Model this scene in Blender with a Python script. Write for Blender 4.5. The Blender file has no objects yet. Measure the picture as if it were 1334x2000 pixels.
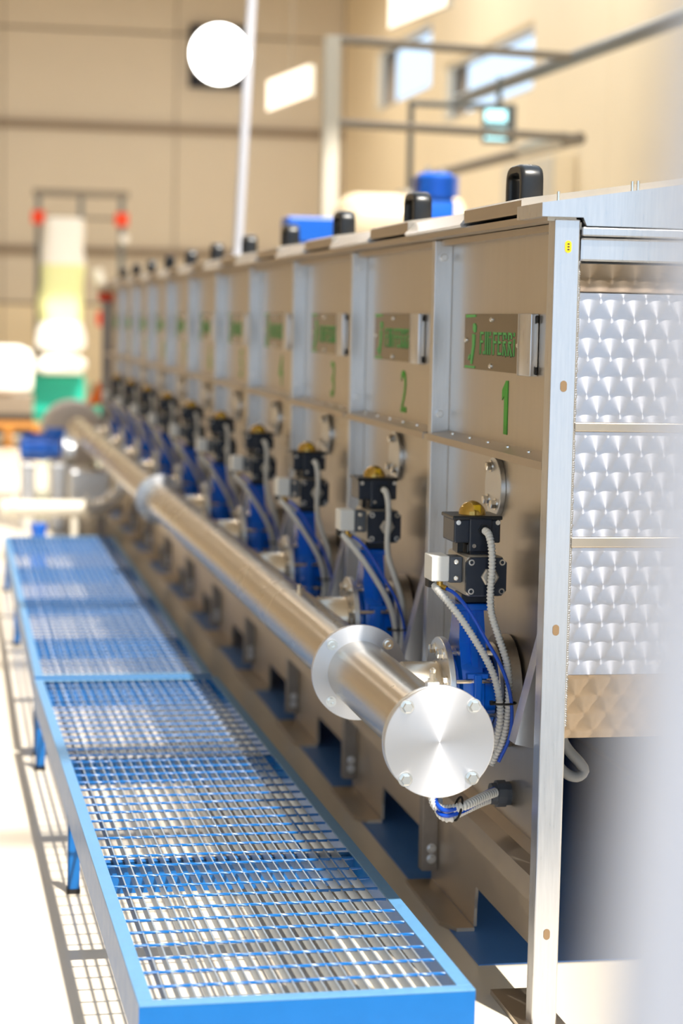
import bpy, bmesh, math, random
from mathutils import Vector, Matrix
random.seed(7)
PI = math.pi
scene = bpy.context.scene
COL = scene.collection

# ------------------------------------------------------------------ camera, sky, sun, exposure
cam_d = bpy.data.cameras.new('camera'); cam = bpy.data.objects.new('camera', cam_d); COL.objects.link(cam)
CAM = Vector((-1.310, -4.361, 1.597))
F = Vector((0.1899, 0.9773, -0.0931)).normalized()
R = Vector((0.9818, -0.1888, 0.0200)); R = (R - F * R.dot(F)).normalized()
U = R.cross(F)
cam.matrix_world = Matrix(((R.x, U.x, -F.x, CAM.x), (R.y, U.y, -F.y, CAM.y), (R.z, U.z, -F.z, CAM.z), (0, 0, 0, 1)))
cam_d.sensor_fit = 'VERTICAL'; cam_d.sensor_height = 36.0; cam_d.lens = 72.0
cam_d.clip_start = 0.05; cam_d.clip_end = 200
cam_d.dof.use_dof = True; cam_d.dof.focus_distance = 4.75; cam_d.dof.aperture_fstop = 2.1
scene.camera = cam

world = bpy.data.worlds.new('sky'); scene.world = world; world.use_nodes = True
bg = world.node_tree.nodes['Background']
bg.inputs[0].default_value = (0.62, 0.80, 1.0, 1); bg.inputs[1].default_value = 1.45

sun_d = bpy.data.lights.new('sun', 'SUN'); sun = bpy.data.objects.new('sun', sun_d); COL.objects.link(sun)
sun_d.energy = 8.0; sun_d.color = (1.0, 0.93, 0.82); sun_d.angle = math.radians(1.6)
sun.rotation_euler = Vector((-0.22, 0.61, -1.0)).to_track_quat('-Z', 'Y').to_euler()
sun.location = (3, -5, 12)

vs = scene.view_settings
vs.view_transform = 'Standard'; vs.look = 'None'; vs.gamma = 1.0; vs.use_curve_mapping = False
vs.exposure = 0.12
FILL_POWER = 22.0  # strength of the added ceiling fill lights
cy = scene.cycles
cy.use_denoising = True; cy.max_bounces = 8; cy.diffuse_bounces = 5; cy.glossy_bounces = 5
cy.sample_clamp_indirect = 6.0; cy.caustics_reflective = False; cy.caustics_refractive = False

# ------------------------------------------------------------------ materials
MATS = {}
def lin(c):
    return tuple(((v / 255 + 0.055) / 1.055) ** 2.4 if v / 255 > 0.04045 else v / 255 / 12.92 for v in c)

def mat(name, rgb, rough=0.5, metal=0.0, noise=0.0, nscale=20.0, bump=0.0, emit=0.0, aniso=0.0, spec=0.5, stretch=(1, 1, 1), coat=0.0, rvar=0.0, ecol=None):
    m = bpy.data.materials.new(name); m.use_nodes = True; MATS[name] = m
    nt = m.node_tree; b = nt.nodes['Principled BSDF']
    c = lin(rgb)
    b.inputs['Base Color'].default_value = (*c, 1); b.inputs['Roughness'].default_value = rough
    b.inputs['Metallic'].default_value = metal; b.inputs['Specular IOR Level'].default_value = spec
    b.inputs['Coat Weight'].default_value = coat
    if emit:
        b.inputs['Emission Color'].default_value = (*(lin(ecol) if ecol else c), 1); b.inputs['Emission Strength'].default_value = emit
    if noise or bump or rvar:
        tc = nt.nodes.new('ShaderNodeTexCoord'); mp = nt.nodes.new('ShaderNodeMapping'); nz = nt.nodes.new('ShaderNodeTexNoise')
        mp.inputs['Scale'].default_value = stretch
        nt.links.new(tc.outputs['Object'], mp.inputs[0]); nt.links.new(mp.outputs[0], nz.inputs['Vector'])
        nz.inputs['Scale'].default_value = nscale; nz.inputs['Detail'].default_value = 5; nz.inputs['Roughness'].default_value = 0.6
        if noise:
            mx = nt.nodes.new('ShaderNodeMix'); mx.data_type = 'RGBA'
            mx.inputs['A'].default_value = (*[v * (1 - noise) for v in c], 1); mx.inputs['B'].default_value = (*[min(1, v * (1 + noise)) for v in c], 1)
            nt.links.new(nz.outputs['Fac'], mx.inputs['Factor']); nt.links.new(mx.outputs['Result'], b.inputs['Base Color'])
        if rvar:
            mr = nt.nodes.new('ShaderNodeMapRange'); mr.inputs['To Min'].default_value = max(0.03, rough - rvar); mr.inputs['To Max'].default_value = rough + rvar
            nt.links.new(nz.outputs['Fac'], mr.inputs['Value']); nt.links.new(mr.outputs[0], b.inputs['Roughness'])
        if bump:
            bp = nt.nodes.new('ShaderNodeBump'); bp.inputs['Strength'].default_value = bump; bp.inputs['Distance'].default_value = 0.004
            nt.links.new(nz.outputs['Fac'], bp.inputs['Height']); nt.links.new(bp.outputs[0], b.inputs['Normal'])
    if aniso:
        b.inputs['Anisotropic'].default_value = aniso
    return m

mat('floor', (232, 222, 206), 0.22, noise=0.08, nscale=1.3, spec=0.5, rvar=0.06)
mat('shade_blue', (76, 126, 196), 0.42, spec=.25, noise=0.15, nscale=2)  # blue shade below the tank, put into the colour
mat('wall', (222, 211, 194), 0.55, noise=0.03, nscale=2)
mat('wall_cream', (246, 230, 200), 0.45, noise=0.03, nscale=2)
mat('wall_joint', (120, 104, 86), 0.6)
mat('ceiling', (215, 205, 190), 0.7)
mat('girt', (150, 134, 116), 0.5)
mat('steel', (205, 198, 188), 0.34, 1.0, noise=0.10, nscale=9, stretch=(3, 3, 0.5), rvar=0.08, bump=0.03)
mat('steel_bright', (212, 213, 217), 0.30, 1.0, noise=0.14, nscale=40, stretch=(4, 4, 0.25), rvar=0.08)
mat('steel_fl', (222, 224, 228), 0.34, 1.0, noise=0.06, nscale=14, rvar=0.08)
mat('steel_pipe', (206, 198, 186), 0.27, 1.0, noise=0.04, nscale=2, rvar=0.03)
mat('steel_dark', (150, 145, 142), 0.42, 1.0, noise=0.35, nscale=30, rvar=0.1)
mat('steel_base', (190, 178, 162), 0.40, 1.0, noise=0.14, nscale=8, rvar=0.1)
mat('steel_plate', (122, 114, 102), 0.22, 1.0, noise=0.08, nscale=30, stretch=(1, 1, .1), rvar=.04)
mat('chrome', (235, 232, 226), 0.16, 1.0)
mat('black', (22, 24, 28), 0.32, noise=0.1, nscale=60)
mat('navy_black', (24, 34, 52), 0.34, noise=0.1, nscale=60, coat=0.15)
mat('alu', (196, 192, 184), 0.5, 0.7)
mat('grey_plastic', (92, 98, 108), 0.5)
mat('white_plastic', (248, 248, 246), 0.45)
mat('conduit', (236, 236, 234), 0.5)
mat('tube_blue', (20, 88, 220), 0.3)
mat('valve_blue', (0, 112, 240), 0.25, noise=0.06, nscale=30, coat=0.4)
mat('motor_blue', (14, 98, 205), 0.35)
mat('paint_blue', (0, 98, 172), 0.36, noise=0.10, nscale=18, rvar=0.08)
mat('paint_worn_lit', (88, 140, 186), 0.40, noise=0.18, nscale=60, rvar=0.08)  # worn blue paint, lightened for the light on the frame tops
mat('bar_steel', (168, 180, 194), 0.42, 0.6, noise=0.2, nscale=50)
mat('gold_dome', (196, 156, 60), 0.12, 0.5, coat=0.6)
mat('yellow', (246, 196, 20), 0.4)
mat('green', (66, 176, 44), 0.5)
mat('green_plate', (96, 196, 104), 0.5)
mat('dark_green', (16, 62, 34), 0.6)
mat('gasket', (178, 104, 44), 0.7)
mat('rubber', (16, 16, 17), 0.6)
mat('dark', (38, 36, 36), 0.6)
mat('slot', (128, 104, 76), 0.6)
mat('teal', (20, 168, 148), 0.45)
mat('orange', (250, 120, 14), 0.5)
mat('red', (248, 70, 20), 0.45)
mat('bag_white', (250, 250, 248), 0.7)
mat('bag_yellow', (240, 246, 186), 0.7)
mat('cream_tank', (216, 198, 168), 0.35)
mat('frame_pale', (214, 208, 194), 0.4)
mat('frame_grey', (136, 126, 112), 0.45)
mat('rail_slate', (112, 118, 120), 0.4)
mat('pole', (196, 198, 208), 0.4)
mat('vent_dark', (20, 26, 44), 0.6)
mat('lamp', (255, 255, 255), 0.5, emit=9.0)  # glow of the highlight disc on the pole
mat('panel_glow', (255, 240, 218), 0.5, emit=1.6)
mat('screen_lit', (180, 246, 255), 0.5, emit=2.0)
mat('fore_white', (206, 208, 220), 0.6)
mat('brown_wood', (176, 118, 46), 0.7)
mat('hose_grey', (120, 124, 130), 0.5)
mat('foam', (206, 196, 190), 0.7)

def math_node(nt, op, a, b=None, c=None):
    n = nt.nodes.new('ShaderNodeMath'); n.operation = op
    for i, v in enumerate((a, b, c)):
        if v is None: continue
        if isinstance(v, (int, float)): n.inputs[i].default_value = v
        else: nt.links.new(v, n.inputs[i])
    return n.outputs[0]

def swirl_material(name, rgb, rough, p=0.0525, r=0.0425, rad=0.0395):
    """engine-turned sheet: staggered rows of circular brushed discs, the lower row over the upper one"""
    m = bpy.data.materials.new(name); m.use_nodes = True; MATS[name] = m
    nt = m.node_tree; b = nt.nodes['Principled BSDF']; M = lambda *a: math_node(nt, *a)
    tc = nt.nodes.new('ShaderNodeTexCoord'); sx = nt.nodes.new('ShaderNodeSeparateXYZ'); nt.links.new(tc.outputs['Object'], sx.inputs[0])
    X, Z = sx.outputs['X'], sx.outputs['Z']
    X = M('ADD', X, 10 * p + 0.019); Z = M('ADD', Z, 20 * r)
    v = M('DIVIDE', Z, r); k0 = M('FLOOR', v)
    cands = []
    for dk in (0, 1):
        k = M('ADD', k0, float(dk)); off = M('MULTIPLY', M('MODULO', k, 2.0), 0.5)
        u = M('SUBTRACT', M('DIVIDE', X, p), off); i0 = M('FLOOR', u)
        for di in (1, 0):
            dx = M('MULTIPLY', M('SUBTRACT', u, M('ADD', i0, float(di))), p)
            dz = M('SUBTRACT', Z, M('MULTIPLY', k, r))
            d2 = M('ADD', M('MULTIPLY', dx, dx), M('MULTIPLY', dz, dz))
            inside = M('LESS_THAN', d2, rad * rad)
            cands.append((dx, dz, inside))
    dx, dz, _ = cands[-1]
    for cx_, cz_, ins in reversed(cands[:-1]):
        a = nt.nodes.new('ShaderNodeMix'); a.data_type = 'FLOAT'; nt.links.new(ins, a.inputs[0]); nt.links.new(dx, a.inputs[2]); nt.links.new(cx_, a.inputs[3])
        c = nt.nodes.new('ShaderNodeMix'); c.data_type = 'FLOAT'; nt.links.new(ins, c.inputs[0]); nt.links.new(dz, c.inputs[2]); nt.links.new(cz_, c.inputs[3])
        dx, dz = a.outputs[0], c.outputs[0]
    cb = nt.nodes.new('ShaderNodeCombineXYZ'); nt.links.new(dx, cb.inputs[0]); nt.links.new(dz, cb.inputs[2])
    nm = nt.nodes.new('ShaderNodeVectorMath'); nm.operation = 'NORMALIZE'; nt.links.new(cb.outputs[0], nm.inputs[0])
    nt.links.new(nm.outputs[0], b.inputs['Tangent'])
    b.inputs['Base Color'].default_value = (*lin(rgb), 1); b.inputs['Metallic'].default_value = 1; b.inputs['Roughness'].default_value = rough
    b.inputs['Anisotropic'].default_value = 0.74
    # fine brushed relief following each disc
    rr = M('SQRT', M('ADD', M('MULTIPLY', dx, dx), M('MULTIPLY', dz, dz)))
    nz = nt.nodes.new('ShaderNodeTexNoise'); nz.noise_dimensions = '1D'; nz.inputs['Scale'].default_value = 900; nt.links.new(rr, nz.inputs['W'])
    bp = nt.nodes.new('ShaderNodeBump'); bp.inputs['Strength'].default_value = 0.06; bp.inputs['Distance'].default_value = 0.001
    nt.links.new(nz.outputs['Fac'], bp.inputs['Height']); nt.links.new(bp.outputs[0], b.inputs['Normal'])
    return m
swirl_material('swirl', (196, 197, 206), 0.38)
swirl_material('swirl_shaded', (142, 128, 112), 0.42)  # browner copy for tilted sheets, shade and floor reflection in the colour

def turned_material(name, rgb, rough, cx, cz, an=0.9):
    m = bpy.data.materials.new(name); m.use_nodes = True; MATS[name] = m
    nt = m.node_tree; b = nt.nodes['Principled BSDF']; M = lambda *a: math_node(nt, *a)
    tc = nt.nodes.new('ShaderNodeTexCoord'); sx = nt.nodes.new('ShaderNodeSeparateXYZ'); nt.links.new(tc.outputs['Object'], sx.inputs[0])
    dx = M('SUBTRACT', sx.outputs['X'], cx); dz = M('SUBTRACT', sx.outputs['Z'], cz)
    cb = nt.nodes.new('ShaderNodeCombineXYZ'); nt.links.new(dx, cb.inputs[0]); nt.links.new(dz, cb.inputs[2])
    nm = nt.nodes.new('ShaderNodeVectorMath'); nm.operation = 'NORMALIZE'; nt.links.new(cb.outputs[0], nm.inputs[0])
    nt.links.new(nm.outputs[0], b.inputs['Tangent'])
    b.inputs['Base Color'].default_value = (*lin(rgb), 1); b.inputs['Metallic'].default_value = 1; b.inputs['Roughness'].default_value = rough
    b.inputs['Anisotropic'].default_value = an
    return m

# ------------------------------------------------------------------ mesh helpers
class MB:
    def __init__(s): s.v = []; s.f = []; s.sm = []
    def add(s, vs_, fs, smooth=False):
        o = len(s.v); s.v += [tuple(v) for v in vs_]
        for f in fs: s.f.append([i + o for i in f]); s.sm.append(smooth)
        return s
    def box(s, x0, x1, y0, y1, z0, z1, M=None, bev=0.0):
        if bev:
            bm = bmesh.new(); bmesh.ops.create_cube(bm, size=1)
            for v in bm.verts: v.co = Vector((x0 + (v.co.x + .5) * (x1 - x0), y0 + (v.co.y + .5) * (y1 - y0), z0 + (v.co.z + .5) * (z1 - z0)))
            bmesh.ops.bevel(bm, geom=bm.edges[:], offset=bev, segments=2, affect='EDGES', profile=0.5)
            bm.verts.index_update(); vs_ = [v.co.copy() for v in bm.verts]; fs = [[v.index for v in f.verts] for f in bm.faces]; bm.free()
        else:
            vs_ = [Vector(p) for p in ((x0, y0, z0), (x1, y0, z0), (x1, y1, z0), (x0, y1, z0), (x0, y0, z1), (x1, y0, z1), (x1, y1, z1), (x0, y1, z1))]
            fs = [(0, 3, 2, 1), (4, 5, 6, 7), (0, 1, 5, 4), (1, 2, 6, 5), (2, 3, 7, 6), (3, 0, 4, 7)]
        if M is not None: vs_ = [M @ v for v in vs_]
        return s.add(vs_, fs)
    def lathe(s, p0, axis, prof, n=32, smooth=True, caps=True):
        """prof: list of (distance along axis, radius)"""
        p0 = Vector(p0); ax = Vector(axis).normalized()
        t = Vector((0, 0, 1)) if abs(ax.z) < .9 else Vector((1, 0, 0))
        a = ax.cross(t).normalized(); b = ax.cross(a)
        vs_ = []; fs = []
        for d, r in prof:
            for i in range(n):
                th = 2 * PI * i / n; vs_.append(p0 + ax * d + (a * math.cos(th) + b * math.sin(th)) * r)
        for k in range(len(prof) - 1):
            for i in range(n):
                j = (i + 1) % n; fs.append((k * n + i, k * n + j, (k + 1) * n + j, (k + 1) * n + i))
        s.add(vs_, fs, smooth)
        if caps:
            o = len(s.v) - len(vs_)
            s.f.append([o + i for i in reversed(range(n))]); s.sm.append(False)
            s.f.append([o + (len(prof) - 1) * n + i for i in range(n)]); s.sm.append(False)
        return s
    def cyl(s, p0, p1, r, n=24, r1=None):
        p0, p1 = Vector(p0), Vector(p1); d = p1 - p0
        return s.lathe(p0, d, [(0, r), (d.length, r if r1 is None else r1)], n)
    def disc(s, p0, axis, r, t, n=40, ch=0.0015):
        return s.lathe(p0, axis, [(0, r - ch), (ch, r), (t - ch, r), (t, r - ch)], n)
    def ring(s, p0, axis, r0, r1, t, n=48):
        return s.lathe(p0, axis, [(0, r0), (0, r1), (t, r1), (t, r0), (0, r0)], n, smooth=False, caps=False)
    def prism(s, pts, fn, d0, d1):
        """pts: 2D polygon; fn(a,b,d)->3D"""
        n = len(pts); vs_ = [fn(a, b, d0) for a, b in pts] + [fn(a, b, d1) for a, b in pts]
        fs = [list(reversed(range(n))), list(range(n, 2 * n))] + [(i, (i + 1) % n, n + (i + 1) % n, n + i) for i in range(n)]
        return s.add(vs_, fs)
    def tube(s, pts, rad, n=10, caps=True, twist=0.0, smooth=True, phase=0.0):
        pts = [Vector(p) for p in pts]; m = len(pts); vs_ = []; fs = []
        up = None
        for k in range(m):
            t = (pts[min(k + 1, m - 1)] - pts[max(k - 1, 0)]).normalized()
            if up is None:
                g = Vector((0, 0, 1)) if abs(t.z) < .9 else Vector((1, 0, 0)); up = (g - t * g.dot(t)).normalized()
            else: up = (up - t * up.dot(t)).normalized()
            sd = t.cross(up); r = rad(k) if callable(rad) else rad
            for i in range(n):
                th = 2 * PI * i / n + twist * k + phase; vs_.append(pts[k] + (up * math.cos(th) + sd * math.sin(th)) * r)
        for k in range(m - 1):
            for i in range(n):
                j = (i + 1) % n; fs.append((k * n + i, k * n + j, (k + 1) * n + j, (k + 1) * n + i))
        s.add(vs_, fs, smooth)
        if caps:
            o = len(s.v) - len(vs_)
            s.f.append([o + i for i in reversed(range(n))]); s.sm.append(False)
            s.f.append([o + (m - 1) * n + i for i in range(n)]); s.sm.append(False)
        return s
    def sphere(s, c, r, nu=16, nv=8, sc=(1, 1, 1), top_only=False):
        c = Vector(c); vs_ = []; fs = []
        lo = 0 if top_only else -PI / 2
        for k in range(nv + 1):
            ph = lo + (PI / 2 - lo) * k / nv
            for i in range(nu):
                th = 2 * PI * i / nu
                vs_.append(c + Vector((math.cos(ph) * math.cos(th) * sc[0], math.cos(ph) * math.sin(th) * sc[1], math.sin(ph) * sc[2])) * r)
        for k in range(nv):
            for i in range(nu):
                j = (i + 1) % nu; fs.append((k * nu + i, k * nu + j, (k + 1) * nu + j, (k + 1) * nu + i))
        return s.add(vs_, fs, True)
    def bolt(s, p, axis, r=0.009, h=0.008, washer=True, dome=False):
        p = Vector(p); ax = Vector(axis).normalized()
        if washer: s.lathe(p, ax, [(0, r * 1.45), (0.002, r * 1.45)], 20); p = p + ax * 0.002
        s.lathe(p, ax, [(0, r * 1.12), (h * .85, r * 1.12), (h, r * .95)], 6, smooth=False)
        return s
    def mesh(s, name):
        me = bpy.data.meshes.new(name); me.from_pydata(s.v, [], s.f); me.update()
        bm = bmesh.new(); bm.from_mesh(me); bmesh.ops.recalc_face_normals(bm, faces=bm.faces[:]); bm.to_mesh(me); bm.free()
        me.polygons.foreach_set('use_smooth', s.sm)
        if any(s.sm): me.set_sharp_from_angle(angle=math.radians(38))
        return me
    def build(s, name, m, parent=None, loc=None):
        return link(name, s.mesh(name), m, parent, loc)

def link(name, me, m, parent=None, loc=None):
    if m is not None and not me.materials: me.materials.append(MATS[m])
    o = bpy.data.objects.new(name, me); COL.objects.link(o)
    if parent is not None: o.parent = parent
    if loc is not None: o.location = loc
    return o
def tag(o, label, cat, group=None):
    o['label'] = label; o['category'] = cat
    if group: o['group'] = group
    return o
def thing(name, label, cat, loc=(0, 0, 0), rz=0, group=None):
    o = bpy.data.objects.new(name, None); COL.objects.link(o); o.location = loc; o.rotation_euler = (0, 0, rz); o.empty_display_size = .1
    return tag(o, label, cat, group)
def struct(o): o['kind'] = 'structure'; return o
def copy_tree(o, parent=None):
    c = o.copy(); COL.objects.link(c); c.parent = parent
    for ch in list(o.children): copy_tree(ch, c)
    return c
def spline(pts, n=12):
    pts = [Vector(p) for p in pts]; P = [pts[0] * 2 - pts[1]] + pts + [pts[-1] * 2 - pts[-2]]; out = []
    for k in range(1, len(P) - 2):
        for i in range(n):
            t = i / n; a, b, c, d = P[k - 1], P[k], P[k + 1], P[k + 2]
            out.append(.5 * ((2 * b) + (c - a) * t + (2 * a - 5 * b + 4 * c - d) * t * t + (3 * b - a - 3 * c + d) * t ** 3))
    out.append(pts[-1]); return out
def resample(pts, step):
    out = [pts[0]]; acc = 0
    for a, b in zip(pts, pts[1:]):
        L = (b - a).length; d = step - acc
        while d <= L:
            out.append(a + (b - a) * (d / L)); d += step
        acc = (acc + L) % step
    return out
def corrugated(pts, r=0.0095, step=0.0021, n=10):
    q = resample(spline(pts, 24), step)
    prof = (0.78, 1.0, 1.0, 0.78)
    return MB().tube(q, lambda k: r * prof[k % 4], n)
def text_mesh(txt, size, depth, sx=1.0):
    cu = bpy.data.curves.new('glyphs', 'FONT'); cu.body = txt; cu.size = size; cu.extrude = depth; cu.align_x = 'CENTER'; cu.resolution_u = 4
    o = bpy.data.objects.new('glyphs', cu); COL.objects.link(o)
    bpy.context.view_layer.update()
    me = bpy.data.meshes.new_from_object(o.evaluated_get(bpy.context.evaluated_depsgraph_get()))
    bpy.data.objects.remove(o); bpy.data.curves.remove(cu)
    M = Matrix(((0, 0, -1, 0), (-1, 0, 0, 0), (0, 1, 0, 0), (0, 0, 0, 1)))   # reads on a face that looks to -x
    for v in me.vertices: v.co = M @ Vector((v.co.x * sx, v.co.y, v.co.z))
    me.materials.clear(); return me

# ------------------------------------------------------------------ room
XL, XR, YF, YB, ZC = -8.0, 4.5, -9.0, 26.0, 7.0
struct(MB().box(XL, XR, YF, YB, -0.2, 0.0).build('floor', 'floor'))
fc = MB().box(0.0, 1.10, 0.465, 13.0, 0.0, 0.003).build('floor_shade', 'shade_blue'); struct(fc)  # shaded floor under the tank painted as a blue patch

wb = struct(MB().box(XL - .2, XR + .2, YB + .06, YB + .3, 0, ZC).build('wall_back', 'wall_joint'))
rows = [(0.0, 1.74), (1.77, 2.52), (2.55, 4.32), (4.36, 5.70), (5.73, 7.0)]
x = XL
while x < XR - .01:
    x1 = min(x + 2.5, XR)
    for i, (z0, z1) in enumerate(rows):
        MB().box(x + .008, x1 - .008, YB, YB + .06, z0, z1, bev=.006).build('panel', 'wall_cream' if i == 0 else 'wall', wb)
    x = x1
for z in (2.535, 4.34): struct(MB().box(XL, XR, YB - .09, YB, z - .055, z + .055, bev=.01).build('trim_%d' % (1 if z < 3 else 2), 'girt'))
GLOW_GAPS = ((15.9, 19.7, 3.95, 4.65), (20.4, 23.7, 4.45, 5.30))  # openings to the sky, added for a bright reflection on the wall
cuts = [YF, GLOW_GAPS[0][0], GLOW_GAPS[0][1], GLOW_GAPS[1][0], GLOW_GAPS[1][1], YB]
wr_m = MB(); spans = []
for i, (a, b) in enumerate(zip(cuts, cuts[1:])):
    zz = [(0, ZC)] if i % 2 == 0 else [(0, GLOW_GAPS[i // 2][2]), (GLOW_GAPS[i // 2][3], ZC)]
    for z0, z1 in zz: wr_m.box(XR + .06, XR + .3, a, b, z0, z1); spans.append((a, b, z0, z1))
wr = struct(wr_m.build('wall_right', 'wall_joint'))
for a, b, z0, z1 in spans:
    k = max(1, round((b - a) / 2.4))
    for j in range(k): MB().box(XR, XR + .06, a + (b - a) * j / k + .008, a + (b - a) * (j + 1) / k - .008, z0, z1, bev=.006).build('panel', 'wall_cream', wr)
for i, (a, b, z0, z1) in enumerate(GLOW_GAPS):
    q = MB().box(XR + .05, XR + .11, a, b, z0, z0 + .05).box(XR + .05, XR + .11, a, b, z1 - .05, z1).box(XR + .05, XR + .11, a, a + .05, z0, z1).box(XR + .05, XR + .11, b - .05, b, z0, z1)
    struct(q.build('window_%d' % (i + 4), 'frame_pale'))  # frames round the added glow openings
struct(MB().box(XL - .3, XL, YF, YB, 0, ZC).build('wall_left', 'wall'))
# wall behind the camera with a wide glazed gate opening
g = MB(); gx0, gx1, gz1 = -7.6, 4.2, 6.4
g.box(XL, gx0, YF - .2, YF, 0, ZC); g.box(gx1, XR, YF - .2, YF, 0, ZC); g.box(gx0, gx1, YF - .2, YF, gz1, ZC)
struct(g.build('wall_front', 'wall'))
g = MB()
for i in range(7):
    xx = gx0 + (gx1 - gx0) * i / 6; g.box(xx - .03, xx + .03, YF - .12, YF - .06, 0, gz1)
for zz in (1.2, 3.3): g.box(gx0, gx1, YF - .12, YF - .06, zz - .03, zz + .03)
struct(g.build('window_1', 'frame_pale'))
# ceiling with two rooflights
SKY = [(0.0, 4.2, -5.6, 7.0), (-0.5, 3.8, 10.0, 19.0)]
g = MB()
g.box(XL, XR, YF, SKY[0][2], ZC, ZC + .2); g.box(XL, XR, SKY[0][3], SKY[1][2], ZC, ZC + .2); g.box(XL, XR, SKY[1][3], YB, ZC, ZC + .2)
for a, b, c, d in SKY: g.box(XL, a, c, d, ZC, ZC + .2); g.box(b, XR, c, d, ZC, ZC + .2)
struct(g.build('ceiling', 'ceiling'))
for n, (a, b, c, d) in enumerate(SKY):
    g = MB(); k = int((d - c) / 2.6)
    for i in range(1, k): g.box(a, b, c + (d - c) * i / k - .04, c + (d - c) * i / k + .04, ZC + .02, ZC + .1)
    g.box((a + b) / 2 - .05, (a + b) / 2 + .05, c, d, ZC + .02, ZC + .12)
    struct(g.build('window_%d' % (n + 2), 'frame_pale'))

# unseen fill lights added under the ceiling to brighten the far walls
k = 0
for hx in (-5.0, -1.2, 2.6):
    for hy in (8.5, 13.0, 17.5, 22.0):
        hb = thing('fill_lamp', 'added round fill light, %s in the %s ceiling row' % ({8.5: 'nearest', 13.0: 'second', 17.5: 'third', 22.0: 'farthest'}[hy], {-5.0: 'left', -1.2: 'middle', 2.6: 'right'}[hx]), 'lamp', (hx, hy, 6.2), 0, 'added ceiling fill lights')
        MB().lathe((0, 0, 0), (0, 0, 1), [(0, .30), (.02, .30), (.16, .16), (.24, .10), (.30, .08)], 24).cyl((0, 0, .3), (0, 0, .8), .012, 8).build('emitter_housing', 'frame_grey', hb)
        ad = bpy.data.lights.new('fill_light', 'AREA'); ad.shape = 'DISK'; ad.size = .56; ad.energy = FILL_POWER * (2.4 if hx > 2 else 1.0); ad.color = (1.0, .92, .80)
        ao = bpy.data.objects.new('fill_light', ad); COL.objects.link(ao); ao.parent = hb; ao.location = (0, 0, -.02)

# ------------------------------------------------------------------ the long stainless tank
B = 1.17; NB = 11; LEN = B * NB; XP = 0.062; W = 1.12
tank = thing('process_tank', 'long stainless steel process tank with numbered bays, posts and handled lids', 'machine', (0, 0, 0))

# closed body behind the panels
MB().box(XP + .012, W, 0.085, LEN - .01, 0.72, 1.83).build('tank_shell', 'steel', tank)
MB().box(W - .012, W, 1.5, LEN, .0, .72).build('shade_skirt', 'shade_blue', tank)  # unseen skirt added to keep light out below, coloured as blue shade

# corner post with its slots and weld bead
cp = MB().box(0, .058, -.006, .045, 0.0, 1.828, bev=.003).build('corner_post', 'steel_bright', tank)
for i, (zz, xx, mm) in enumerate(((1.768, .031, 'yellow'), (1.462, .030, 'slot'), (.918, .029, 'slot'), (.222, .029, 'slot'))):
    w = .0075; h = .005 if zz != 1.768 else .006
    pts = [(xx + w * math.cos(t), zz + h + w * math.sin(t)) for t in [PI * k / 8 for k in range(9)]] + [(xx + w * math.cos(t), zz - h + w * math.sin(t)) for t in [PI + PI * k / 8 for k in range(9)]]
    MB().prism(pts, lambda a, b, d: (a, d, b), -.0072, -.004).build('slot_hole', mm, cp)
    if mm == 'yellow':
        q = MB()
        for dz in (-.006, 0, .006): q.box(xx - .002, xx + .003, -.0078, -.006, zz + dz - .0015, zz + dz + .0015)
        q.build('slot_mark', 'dark', cp)
q = MB(); zz = .70
while zz < 1.74:
    q.sphere((.0595 + random.uniform(-.001, .001), .004, zz), .0052, 8, 5, (1, 1, .8)); zz += .0052
q.build('weld_seam', 'steel_bright', cp)

# posts, panels, shelves, braces, feet for every bay
post_me = MB().box(.012, XP, -.006, 0, .36, 1.82, bev=.0015).box(.012, .018, 0, .03, .36, 1.82).mesh('post'); post_me.materials.append(MATS['steel_bright'])
leg_me = MB().box(.016, .060, -.006, 0, .05, .36, bev=.0015).box(.016, .022, 0, .04, .05, .36).mesh('leg'); leg_me.materials.append(MATS['steel_dark'])
bolt_y = MB().bolt((0, 0, 0), (0, -1, 0), .0095, .009).mesh('bolt'); bolt_y.materials.append(MATS['steel_fl'])
bolt_x = MB().bolt((0, 0, 0), (-1, 0, 0), .0105, .012).mesh('bolt'); bolt_x.materials.append(MATS['chrome'])
bolt_z = MB().lathe((0, 0, 0), (0, 0, 1), [(0, .006), (.004, .006), (.006, .003)], 8).mesh('bolt'); bolt_z.materials.append(MATS['chrome'])
bolt_big = MB().bolt((0, 0, 0), (0, -1, 0), .011, .012).mesh('bolt'); bolt_big.materials.append(MATS['chrome'])
screw_x = MB().lathe((0, 0, 0), (-1, 0, 0), [(0, .007), (.003, .0065), (.006, .003)], 10).mesh('screw'); screw_x.materials.append(MATS['chrome'])
upper_me = MB().box(XP, XP + .01, .05, B + .044, 1.30, 1.822).mesh('upper_panel'); upper_me.materials.append(MATS['steel'])
lower_me = MB().box(XP, XP + .01, .05, B + .044, .34, 1.295).mesh('lower_panel'); lower_me.materials.append(MATS['steel'])
# shelf: sloping sheet with a folded lip
shelf_me = MB().prism([(XP, 1.300), (.0, 1.290), (.0, 1.272), (.004, 1.272), (.004, 1.286), (XP, 1.296)], lambda a, b, d: (a, d, b), .046, B - .012).mesh('shelf'); shelf_me.materials.append(MATS['steel_base'])
head_me = MB().box(.028, XP, 0.0, B - .006, 1.806, 1.822).mesh('head_rail'); head_me.materials.append(MATS['steel_base'])
bf = MB().disc((0, 0, 0), (-1, 0, 0), .077, .014, 44)
blind_me = bf.mesh('blind_flange'); blind_me.materials.append(MATS['steel_fl'])
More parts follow.
